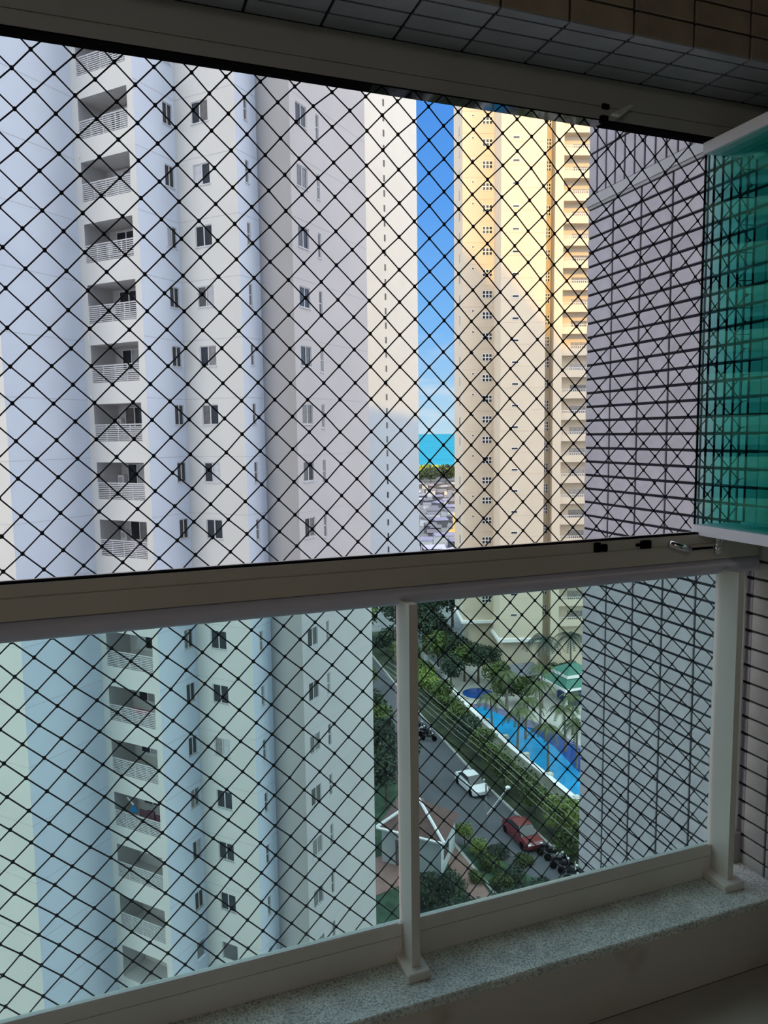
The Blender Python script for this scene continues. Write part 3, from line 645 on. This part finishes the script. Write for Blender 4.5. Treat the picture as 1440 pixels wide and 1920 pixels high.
# gazebo
gz = thing('gazebo', 'white poolside kiosk with a two-tier green roof by the tiled wall', 'gazebo', (53.6,77.5,GZ))
def hip(c, a, b, z0, z1, ta, tb, mi=0):
    x, y = c
    return ([(x-a,y-b,z0),(x+a,y-b,z0),(x+a,y+b,z0),(x-a,y+b,z0),(x-ta,y-tb,z1),(x+ta,y-tb,z1),(x+ta,y+tb,z1),(x-ta,y+tb,z1)], [(0,3,2,1),(4,5,6,7),(0,1,5,4),(1,2,6,5),(2,3,7,6),(3,0,4,7)])
gc = (53.6,77.5)
pob(gz, 'lower_roof', MB().add(*hip(gc,3.1,2.9,GZ+2.78,GZ+3.6,1.9,1.6)), 'roof_green'); pob(gz, 'upper_roof', MB().add(*hip(gc,2.1,1.8,GZ+4.02,GZ+4.9,.5,.3)), 'roof_green')
pob(gz, 'white_fascia', MB().box((50.4,74.5,GZ+2.5),(56.8,80.5,GZ+2.78)).box((51.5,75.7,GZ+3.6),(55.7,79.3,GZ+4.02)), 'white')
for x, y in ((50.8,74.9),(56.4,74.9),(50.8,80.1),(56.4,80.1)): pob(gz, 'post', MB().bevbox((x-.17,y-.17,GZ),(x+.17,y+.17,GZ+2.5),.02), 'white')
pob(gz, 'counter', MB().bevbox((52.2,75.6,GZ+.1),(56.0,79.0,GZ+1.1),.05), 'blue_panel', label='navy blue counter')
# shed
sh = thing('shed', 'slate grey roofed shelter between the trees below the yellow tower', 'shed', (49.6,86,GZ))
pob(sh, 'roof', MB().add([(46.9,81.5,GZ+2.5),(51.6,81.5,GZ+2.5),(51.6,86,GZ+2.5),(46.9,86,GZ+2.5),(46.9,83.8,GZ+3.5),(51.6,83.8,GZ+3.5)],[(0,1,5,4),(3,4,5,2),(0,4,3),(1,2,5),(0,3,2,1)]), 'roof_grey')
for x, y in ((47.2,81.8),(51.3,81.8),(47.2,85.7),(51.3,85.7)): pob(sh, 'post', MB().box((x-.08,y-.08,GZ),(x+.08,y+.08,GZ+2.5)), 'door_dark')
# guardhouse: square plan turned 45 degrees, pyramid roof with white hips
gh = thing('guardhouse', 'pale guardhouse with brown pyramid roof and white ridge trim by the street', 'guardhouse', (21.5,53,GZ))
A_=(18.3,52.7); B_=(22.3,48.6); D_=(25.4,52.3); E_=(21.4,56.4); zc=zr(-31); za=zr(-29.2); ap=((A_[0]+D_[0])/2, (A_[1]+D_[1])/2)
def ins(p, t=.12): return (p[0]+(ap[0]-p[0])*t, p[1]+(ap[1]-p[1])*t)
W4 = [ins(A_),ins(B_),ins(D_),ins(E_)]
pob(gh, 'wall', MB().prism(W4, GZ, zc-.01), 'guard_wall')
pob(gh, 'roof', MB().add([(*A_,zc),(*B_,zc),(*D_,zc),(*E_,zc),(*ap,za)], [(0,1,4),(1,2,4),(2,3,4),(3,0,4),(0,3,2,1)]), 'roof_brown')
tr_ = MB()
for p in (A_,B_): tr_.tube((*p,zc+.05),(*ap,za+.05),.13,6)
for p,q in ((A_,B_),): tr_.tube((*p,zc),(*q,zc),.12,6)
pob(gh, 'ridge_trim', tr_, 'white')
dd = dr(W4[0],W4[1]); 
pob(gh, 'door', MB().fbox(W4[0], dd, 1.2, 2.4, GZ, GZ+2.2, -.03, .03), 'door_dark'); pob(gh, 'window', MB().fbox(W4[1], dr(W4[1],W4[2]), .8, 2.2, GZ+1, GZ+2, -.03, .03), 'dark_glass')
tag(ob('flagpole', MB().tube((19.6,50.2,GZ),(19.6,50.2,GZ+4.2),.05,6), 'steel'), 'thin steel pole standing in front of the guardhouse door', 'pole')
# street lamp
sl_ = thing('street_lamp', 'grey street lamp with a long arm and a bright white head over the verge', 'lamp', (29.0,54.5,GZ))
sl_.location = (29.0,54.5,GZ)
pob(sl_, 'pole', MB().tube((29.0,54.5,GZ),(29.0,54.5,GZ+3.9),.11,8,.08), 'steel'); pob(sl_, 'arm', MB().tube((29.0,54.5,GZ+1.0),(32.3,56.6,GZ+1.9),.04,6), 'steel')
pob(sl_, 'lamp_head', MB().ball((32.4,56.7,GZ+1.9),.26,8,5,(1,1,.6)), 'lampglass')
# overhead cables beside the street
for i, (x, z) in enumerate(((33.0,3.0),(33.4,3.3),(34.0,3.6),(32.7,2.6))):
    c_ = [(x-.03*t, 36+t*8, GZ+z-.25*sin(pi*((t%3)/3))) for t in range(0,8)]
    tag(ob('cable', MB().path(c_, .022, 4), 'steel'), ['lowest','second lowest','second highest','highest'][[1,2,3,0][i]]+' pale cable strung along the street above the parked vehicles', 'cable', 'overhead cables')

# ------------------------------------------------------------------ vehicles
def car(label, body, loc, rz, L_=4.3, W_=1.75, hatch=False):
    t = thing('car', label, 'car', loc, rz)
    # sections along y (front = -y): (y, half width, z bottom, z top)
    def loft(secs, m, nm):
        mb = MB(); vs_ = []
        for y, wv, zb_, zt in secs: vs_ += [(-wv,y,zb_),(-wv*1.0,y,(zb_+zt)/2),(-wv*.9,y,zt),(wv*.9,y,zt),(wv,y,(zb_+zt)/2),(wv,y,zb_)]
        fs = []
        for i in range(len(secs)-1):
            for j in range(6): a = i*6+j; b = i*6+(j+1)%6; fs.append((a, b, b+6, a+6))
        fs += [tuple(range(6)), tuple(reversed(range(len(vs_)-6, len(vs_))))]
        return ob(nm, mb.add(vs_, fs), m, t)
    h = L_/2; w2 = W_/2
    loft([(-h,w2*.75,.3,.6),(-h+.25,w2*.95,.22,.78),(-h+1.1,w2,.22,.92),(-.2,w2,.22,.95),(h-1.0,w2,.22,.95),(h-.2,w2*.95,.25,.92 if not hatch else .98),(h,w2*.8,.35,.7)], body, 'body')
    loft([(-h+1.0,w2*.86,.86,.93),(-h+1.75,w2*.78,.86,1.40),(h-1.35,w2*.76,.86,1.42),(h-.55,w2*.82,.86,.97)], 'dark_glass', 'windows')
    ob('roof', MB().bevbox((-w2*.70,-h+1.78,1.395),(w2*.70,h-1.40,1.46),.03), body, t)
    wm = MB().tube((-.1,0,0),(.1,0,0),.31,14).mesh('wheel', [MT['rubber']])
    for sx in (-1,1):
        for sy in (-h+.8, h-.8): O_('wheel', wm, t, (sx*(w2-.08), sy, .31))
        ob('headlight', MB().bevbox((sx*w2*.6-.14,-h+.02,.55),(sx*w2*.6+.14,-h+.2,.70),.02), 'lampglass', t)
        ob('tail_light', MB().bevbox((sx*w2*.7-.12,h-.14,.62),(sx*w2*.7+.12,h-.02,.76),.02), 'red_cloth', t)
        ob('mirror', MB().bevbox((sx*(w2+.08)-.09,-h+1.35,.92),(sx*(w2+.08)+.09,-h+1.5,1.04),.02), body, t)
    return t
car('white hatchback parked at the kerb beside the boundary wall', 'car_white', (31.0,61.2,GZ+.03), rad(1))
car('dark red car parked at the kerb nearer than the white one', 'car_red', (30.9,51.6,GZ+.03), rad(-1), 4.4, 1.8)
def moto(label, loc, rz, col, group):
    t = thing('motorcycle', label, 'motorcycle', loc, rz, group)
    for y in (-.65,.65):
        ob('wheel', MB().tube((-.06,y,.3),(.06,y,.3),.3,12), 'rubber', t)
    ob('body', MB().bevbox((-.14,-.35,.45),(.14,.25,.78),.04).tube((0,-.65,.3),(0,-.35,.95),.04).tube((0,.65,.3),(0,.2,.6),.05), col, t)
    ob('seat', MB().bevbox((-.14,-.02,.76),(.14,.70,.88),.04), 'rubber', t)
    ob('handlebar', MB().tube((-.35,-.38,1.0),(.35,-.38,1.0),.025,6), 'steel', t); ob('headlight', MB().ball((0,-.48,.88),.1), 'lampglass', t)
where = ['nearest the red car','second from the red car','third from the red car','fourth from the red car','fifth from the red car','lowest in view, farthest from the red car']
for i in range(6):
    moto('parked motorcycle in the kerbside row, '+where[i], (31.5+.12*(i%2), 48.6-i*.95, GZ+.03), rad(62+rng.uniform(-10,10)), ['dark_paint','steel','dark_paint','dark_paint','steel','white'][i], 'motorcycles parked at the kerb')
wh2 = ['farthest from us','second farthest','middle one','second nearest','nearest to us']
for i in range(5):
    moto('motorcycle in the cluster up the street by the post, '+wh2[i], (31.6+.2*(i%2), 77.5-i*1.15, GZ+.03), rad(65+rng.uniform(-12,12)), ['dark_paint','dark_paint','steel','dark_paint','dark_paint'][i], 'motorcycles up the street')

# ------------------------------------------------------------------ trees
def crown_mesh(seed, n, size, mats, name='foliage'):
    R_ = random.Random(seed); mb = MB()
    lobes = [(Vector((R_.uniform(-.45,.45), R_.uniform(-.45,.45), R_.uniform(-.25,.45))), R_.uniform(.38,.6)) for _ in range(7)]+[(Vector((0,0,0)),.72)]
    for _ in range(n):
        c, r = R_.choice(lobes); d = Vector((R_.gauss(0,1), R_.gauss(0,1), R_.gauss(0,1))).normalized()
        p = c+d*r*R_.uniform(.75,1.02); p.z *= .8
        u = (d+Vector((R_.gauss(0,.5),R_.gauss(0,.5),R_.gauss(0,.5)))).normalized(); a = u.orthogonal().normalized(); b = u.cross(a)
        th = R_.uniform(0,6.28); a, b = a*cos(th)+b*sin(th), b*cos(th)-a*sin(th); s = size*R_.uniform(.6,1.3)
        mb.add([p-a*s, p-b*s*.5+u*s*.15, p+a*s, p+b*s*.5+u*s*.15], [(0,1,2,3)])
    return mb.mesh(name, [MT[mats]])
MT['leaf_s'] = mat('leaf_yellow_green', (.30,.42,.05), .7, noise=.3, nscale=.9, col2=(.46,.56,.08), perobj=.1)
crowns = {k: [crown_mesh(11*i+hash_, 1300, .085, k) for i in range(2)] for hash_, k in ((1,'leaf_a'),(2,'leaf_b'),(3,'leaf_c'),(4,'leaf_s'))}
trk = MB().tube((0,0,0),(0,0,1),.045,7,.025).tube((0,0,.75),(.15,.05,1.15),.02,5,.01).tube((0,0,.7),(-.13,.1,1.12),.02,5,.01).mesh('trunk', [MT['trunk']])
def tree(x, y, h, r, kind, label, group=None, name='tree', rz=None):
    if name == 'tree': r *= 1.22; h *= .96
    t = thing(name, label, 'tree' if name == 'tree' else 'shrub', (x,y,GZ), rng.uniform(0,6.28), group)
    c = O_('foliage', rng.choice(crowns[kind]), t, (0,0,h-r*.7)); c.scale = (r,r,r*1.0)
    k = O_('trunk', trk, t); q = max(.5,h-r*.9); k.scale = (q*1.2,q*1.2,q)
# street verge trees (near -> far)
verge = [(33.6,48.2,2.6,1.5,'leaf_a'),(34.4,51.0,3.6,1.9,'leaf_c'),(34.0,54.6,3.3,1.5,'leaf_a'),(34.1,57.6,3.4,1.6,'leaf_a'),(34.2,60.6,3.5,1.6,'leaf_a'),(34.6,63.8,3.2,1.5,'leaf_a'),(34.8,67.0,3.4,1.6,'leaf_a'),(35.0,70.2,3.6,1.7,'leaf_b'),(35.4,73.6,3.3,1.5,'leaf_a'),(35.8,77.0,3.6,1.7,'leaf_a'),(36.2,80.6,4.0,1.8,'leaf_a'),(36.6,84.6,4.2,1.9,'leaf_c'),(37.2,89,4.4,2.0,'leaf_a'),(38,94,4.4,2.0,'leaf_c'),(38.8,99,4.6,2.2,'leaf_a'),(39.5,104.5,5,2.4,'leaf_b')]
onames = ['first','second','third','fourth','fifth','sixth','seventh','eighth','ninth','tenth','eleventh','twelfth','thirteenth','fourteenth','fifteenth','sixteenth']
for i, (x,y,h,r,k) in enumerate(verge):
    tree(x,y,h,r,k, 'bright yellow-green tree on the verge beside the red car, near the pool corner' if i == 1 else 'green tree in the verge row along the street, %s counted from the nearest'%onames[i], 'trees on the street verge')
far = [(43.0,100,8.5,3.4,'leaf_b'),(44.6,104.5,8.6,2.4,'leaf_b'),(41.8,93,7.0,2.8,'leaf_a'),(44.0,89,6.0,2.4,'leaf_a'),(41.0,87,5.2,2.0,'leaf_b'),(43.9,91.5,6.6,2.3,'leaf_b'),(45.4,87.6,6.0,2.0,'leaf_b'),(47.6,87.9,5.2,1.5,'leaf_b'),(45.6,83.5,4.4,1.9,'leaf_a'),(44.6,78.6,4.2,1.8,'leaf_a'),(47.0,79,4.0,1.7,'leaf_a'),(42.6,110,9.5,3.6,'leaf_b'),(49,113,10,4,'leaf_b'),(37,112,8,3.4,'leaf_a'),(33,108,7,3.0,'leaf_b'),(55,116,10,4,'leaf_b')]
flab = ['dark tree at the left foot of the yellow tower','second dark tree behind the one at the yellow tower foot','mid green tree beside the glazed fence','mid green tree above the wading pool','low dark tree at the far end of the glazed fence','dark tree covering the yellow tower base','taller dark tree against the yellow tower base','dark tree right of the tower cornice','green tree between the shed and the wading pool','green tree overhanging the pool terrace','small green tree right beside the shed','big dark tree far up the street','farthest dark tree behind the railing post top','leafy tree on the far street bend','dark tree on the left of the far street bend','far dark tree hidden behind the yellow tower']
for (x,y,h,r,k), l in zip(far, flab): tree(x,y,h,r,k,l,'trees below the towers')
left = [(24.2,62.8,6.0,2.2,'leaf_b'),(23.4,67.0,6.5,2.4,'leaf_b'),(25.2,72,6.0,2.2,'leaf_a'),(26.0,76.5,5.5,2.0,'leaf_b'),(22.0,60.5,5.5,2.0,'leaf_b'),(30.5,90.5,3.6,1.5,'leaf_c'),(31.2,95.5,3.8,1.6,'leaf_c'),(31.8,101,6,2.4,'leaf_b')]
llab = ['dark tree just behind the guardhouse','tall dark tree second behind the guardhouse','mid green tree left of the street, beyond the guardhouse trees','dark tree farther up the left side of the street','dark tree at the left corner of the guardhouse roof','bright shrub-like tree on the left kerb up the street','second bright small tree up the left kerb','dark tree above the two bright ones on the left kerb']
for (x,y,h,r,k), l in zip(left, llab): tree(x,y,h,r,k,l,'trees left of the street')
gard = [(20.6,47.4,1.8,1.3,'leaf_b'),(21.9,46.3,2.0,1.4,'leaf_b'),(19.4,46.0,1.8,1.3,'leaf_b'),(20.8,44.2,1.8,1.4,'leaf_b'),(22.2,43.9,1.5,1.1,'leaf_b'),(25.9,52.4,1.9,1.0,'leaf_c'),(26.2,50.5,1.5,1.0,'leaf_c'),(26.4,48.8,1.2,1.2,'leaf_a'),(27.4,46.8,1.1,1.3,'leaf_b'),(26.0,46.6,1.0,1.2,'leaf_a'),(28.4,44.8,1.1,1.4,'leaf_b'),(26.6,44.0,1.0,1.3,'leaf_a'),(25.3,44.8,.9,1.0,'leaf_b'),(28.9,48.4,1.0,1.1,'leaf_a'),(24.6,47.6,.9,.8,'leaf_a'),(27.6,50.0,1.1,1.2,'leaf_b'),(28.2,42.6,1.1,1.5,'leaf_b'),(25.0,42.6,1.0,1.3,'leaf_b'),(18.2,54.6,1.6,.9,'leaf_b')]
glab = ['dark shrub against the guardhouse front wall','dark shrub right of the guardhouse front','dark shrub nearest the post below the guardhouse','dark shrub low in the garden above the bottom rail','dark shrub beside the end of the brown path','bright yellow-green shrub by the guardhouse corner','second bright shrub in front of the street lamp','green shrub below the two bright ones','dull green shrub halfway to the motorcycles','green shrub beside the brown path','dark shrub left of the motorcycles','green shrub just above the bottom rail','dark low shrub touching the path','green shrub below the red car','small green shrub on the path edge','dark shrub right beside the street lamp pole','dark shrub at the bottom rail below the motorcycles','dark shrub at the bottom rail beside the path end','dark shrub at the guardhouse door']
for (x,y,h,r,k), l in zip(gard, glab): tree(x,y,h,r,k,l,'garden shrubs by the guardhouse',name='shrub')
hd = thing('hedge', 'dark clipped hedge at the foot of the yellow tower behind the palms', 'hedge', (54.5,85.6,GZ))
for i in range(6):
    c = O_('foliage', crowns['leaf_b'][i%2], hd, (-3+i*1.5, .25*(i%2), 1.2)); c.scale = (1.3,1.1,1.5)
# palms
def palm(x, y, h, r, n, label, m='palm_leaf', group='palms round the pool'):
    t = thing('palm_tree', label, 'palm', (x,y,GZ), 0, group); R_ = random.Random(int(x*10+y*7))
    bend = Vector((R_.uniform(-.3,.3), R_.uniform(-.3,.3), 0)); tp = []
    for i in range(6): q = i/5; tp.append(Vector((0,0,h*q))+bend*q*q)
    mb = MB()
    for i in range(5): mb.tube(tp[i], tp[i+1], .16-.015*i, 8, .16-.015*(i+1))
    ob('trunk', mb, 'palm_trunk', t); top = tp[-1]
    for k in range(n):
        az_ = 2*pi*k/n+R_.uniform(-.2,.2); up = R_.uniform(.15,1.0); ln_ = r*R_.uniform(.85,1.15); mb = MB(); pr = None
        sp_ = []
        for i in range(9):
            q = i/8; hz = ln_*(q-.12*q*q); zz = ln_*(up*q*.9-(.75+up*.5)*q*q); sp_.append(top+Vector((cos(az_)*hz, sin(az_)*hz, zz)))
        side_ = Vector((-sin(az_), cos(az_), 0))
        for i in range(8):
            a, b = sp_[i], sp_[i+1]; mb.tube(a, b, .025, 4, .02, cap=False)
            for f in (0, .5):
                p = a.lerp(b, f); fw_ = (b-a).normalized(); wl = ln_*.30*(1-((i+f)/8-.35)**2*1.6)
                for s_ in (-1,1):
                    e = p+side_*s_*wl*.8+fw_*wl*.5-Vector((0,0,wl*.35)); mb.add([p-fw_*.05, p+fw_*.10, e], [(0,1,2)])
        ob('frond', mb, m, t)
palm(52.8,83.2,6.6,3.1,13,'tall dark palm in front of the yellow tower, left of the pair','palm_dark','palms before the yellow tower')
palm(56.6,82.4,7.0,2.9,13,'tall dark palm in front of the yellow tower, right of the pair','palm_dark','palms before the yellow tower')
PP = [(38.8,71.5,4.6,2.0),(39.0,66.3,4.8,2.1),(41.6,69.0,4.8,2.0),(39.4,61.0,4.8,2.1),(42.6,60.8,4.8,2.1),(43.8,64.6,5.0,2.1),(45.4,72.0,5.0,2.2),(47.2,68.2,4.6,2.1),(44.0,77.2,4.8,2.1),(48.4,76.4,5.2,2.2)]
pl = ['palm at the far left end of the pool edge','palm leaning over the middle of the pool edge nearest the wall','palm over the light blue water in the middle','palm above the near part of the wall side','palm over the near deep blue water','palm beside the deep end','palm on the terrace far side of the pool','palm by the tiled wall on the terrace','palm between the pool and the wading pool','palm in front of the kiosk']
for (x,y,h,r), l in zip(PP, pl): palm(x,y,h,r,11,l)
# ------------------------------------------------------------------ far shore: roofs, boats, trees
R2 = random.Random(5)
def fline(y, u): return (y*(.372+.115*u), y)         # u 0..1 across the gap between the towers
for i in range(70):
    y = 172+i*3.8+R2.uniform(-2,2); u = [.12,.55,.9,.34,.72][i%5]+R2.uniform(-.1,.1); x = fline(y,u)[0]
    wd = R2.uniform(3,6.5); dp = R2.uniform(2.5,5); h = R2.uniform(1.8,3.4)
    kind = ['shed_grey','boat_white','boat_blue','roof_grey'][R2.choice((0,1,2,3,3,0))]
    nm_ = {'shed_grey':'grey','boat_white':'pale','boat_blue':'lilac','roof_grey':'dark slate'}[kind]
    t = thing('low_building', 'small %s roofed house in the rooftops between the two towers'%nm_, 'building', (x,y,GZ), rad(R2.uniform(-30,30)), 'low %s roofs before the shore'%nm_)
    ob('wall', MB().box((-wd/2,-dp/2,0),(wd/2,dp/2,h)), 'asphalt' if i%3 else 'guard_wall', t)
    ob('roof', MB().add([(-wd/2-.3,-dp/2-.3,h),(wd/2+.3,-dp/2-.3,h),(wd/2+.3,dp/2+.3,h),(-wd/2-.3,dp/2+.3,h),(-wd/2-.3,0,h+.9),(wd/2+.3,0,h+.9)],[(0,1,5,4),(3,4,5,2),(0,4,3),(1,2,5),(0,3,2,1)]), kind, t)
tag(ob('yellow_building', MB().prism([fline(205,.90),fline(206,1.2),fline(211,1.2),fline(210,.90)], GZ+4, GZ+9).prism([fline(204,.84),fline(205,1.1),fline(211,1.1),fline(210,.84)], GZ, GZ+4), 'sign_yellow'), 'small yellow clad building beside the yellow tower edge', 'building')
for i in range(22):
    y = 455+ (i//8)*28 + R2.uniform(-6,6); u = -.25+(i%8)*.21; x = fline(y,u)[0]; r = R2.uniform(8,11)
    k = 'leaf_s' if (i//8) else ('leaf_b' if i%3 else 'leaf_a')
    t = thing('tree', '', 'tree', (x,y,GZ), R2.uniform(0,6), 'shore trees')
    t['label'] = {'leaf_s':'sunlit yellow-green tree on the shore in front of the sea','leaf_b':'dark tree in the front row at the shore','leaf_a':'mid green tree in the front row at the shore'}[k]; t['group'] = {'leaf_s':'sunlit shore trees','leaf_b':'dark shore trees','leaf_a':'mid green shore trees'}[k]
    c = O_('foliage', crowns[k][i%2], t, (0,0,r*.75)); c.scale = (r,r,r*.8)
    q = O_('trunk', trk, t); q.scale = (r*.5,r*.5,r*.5)
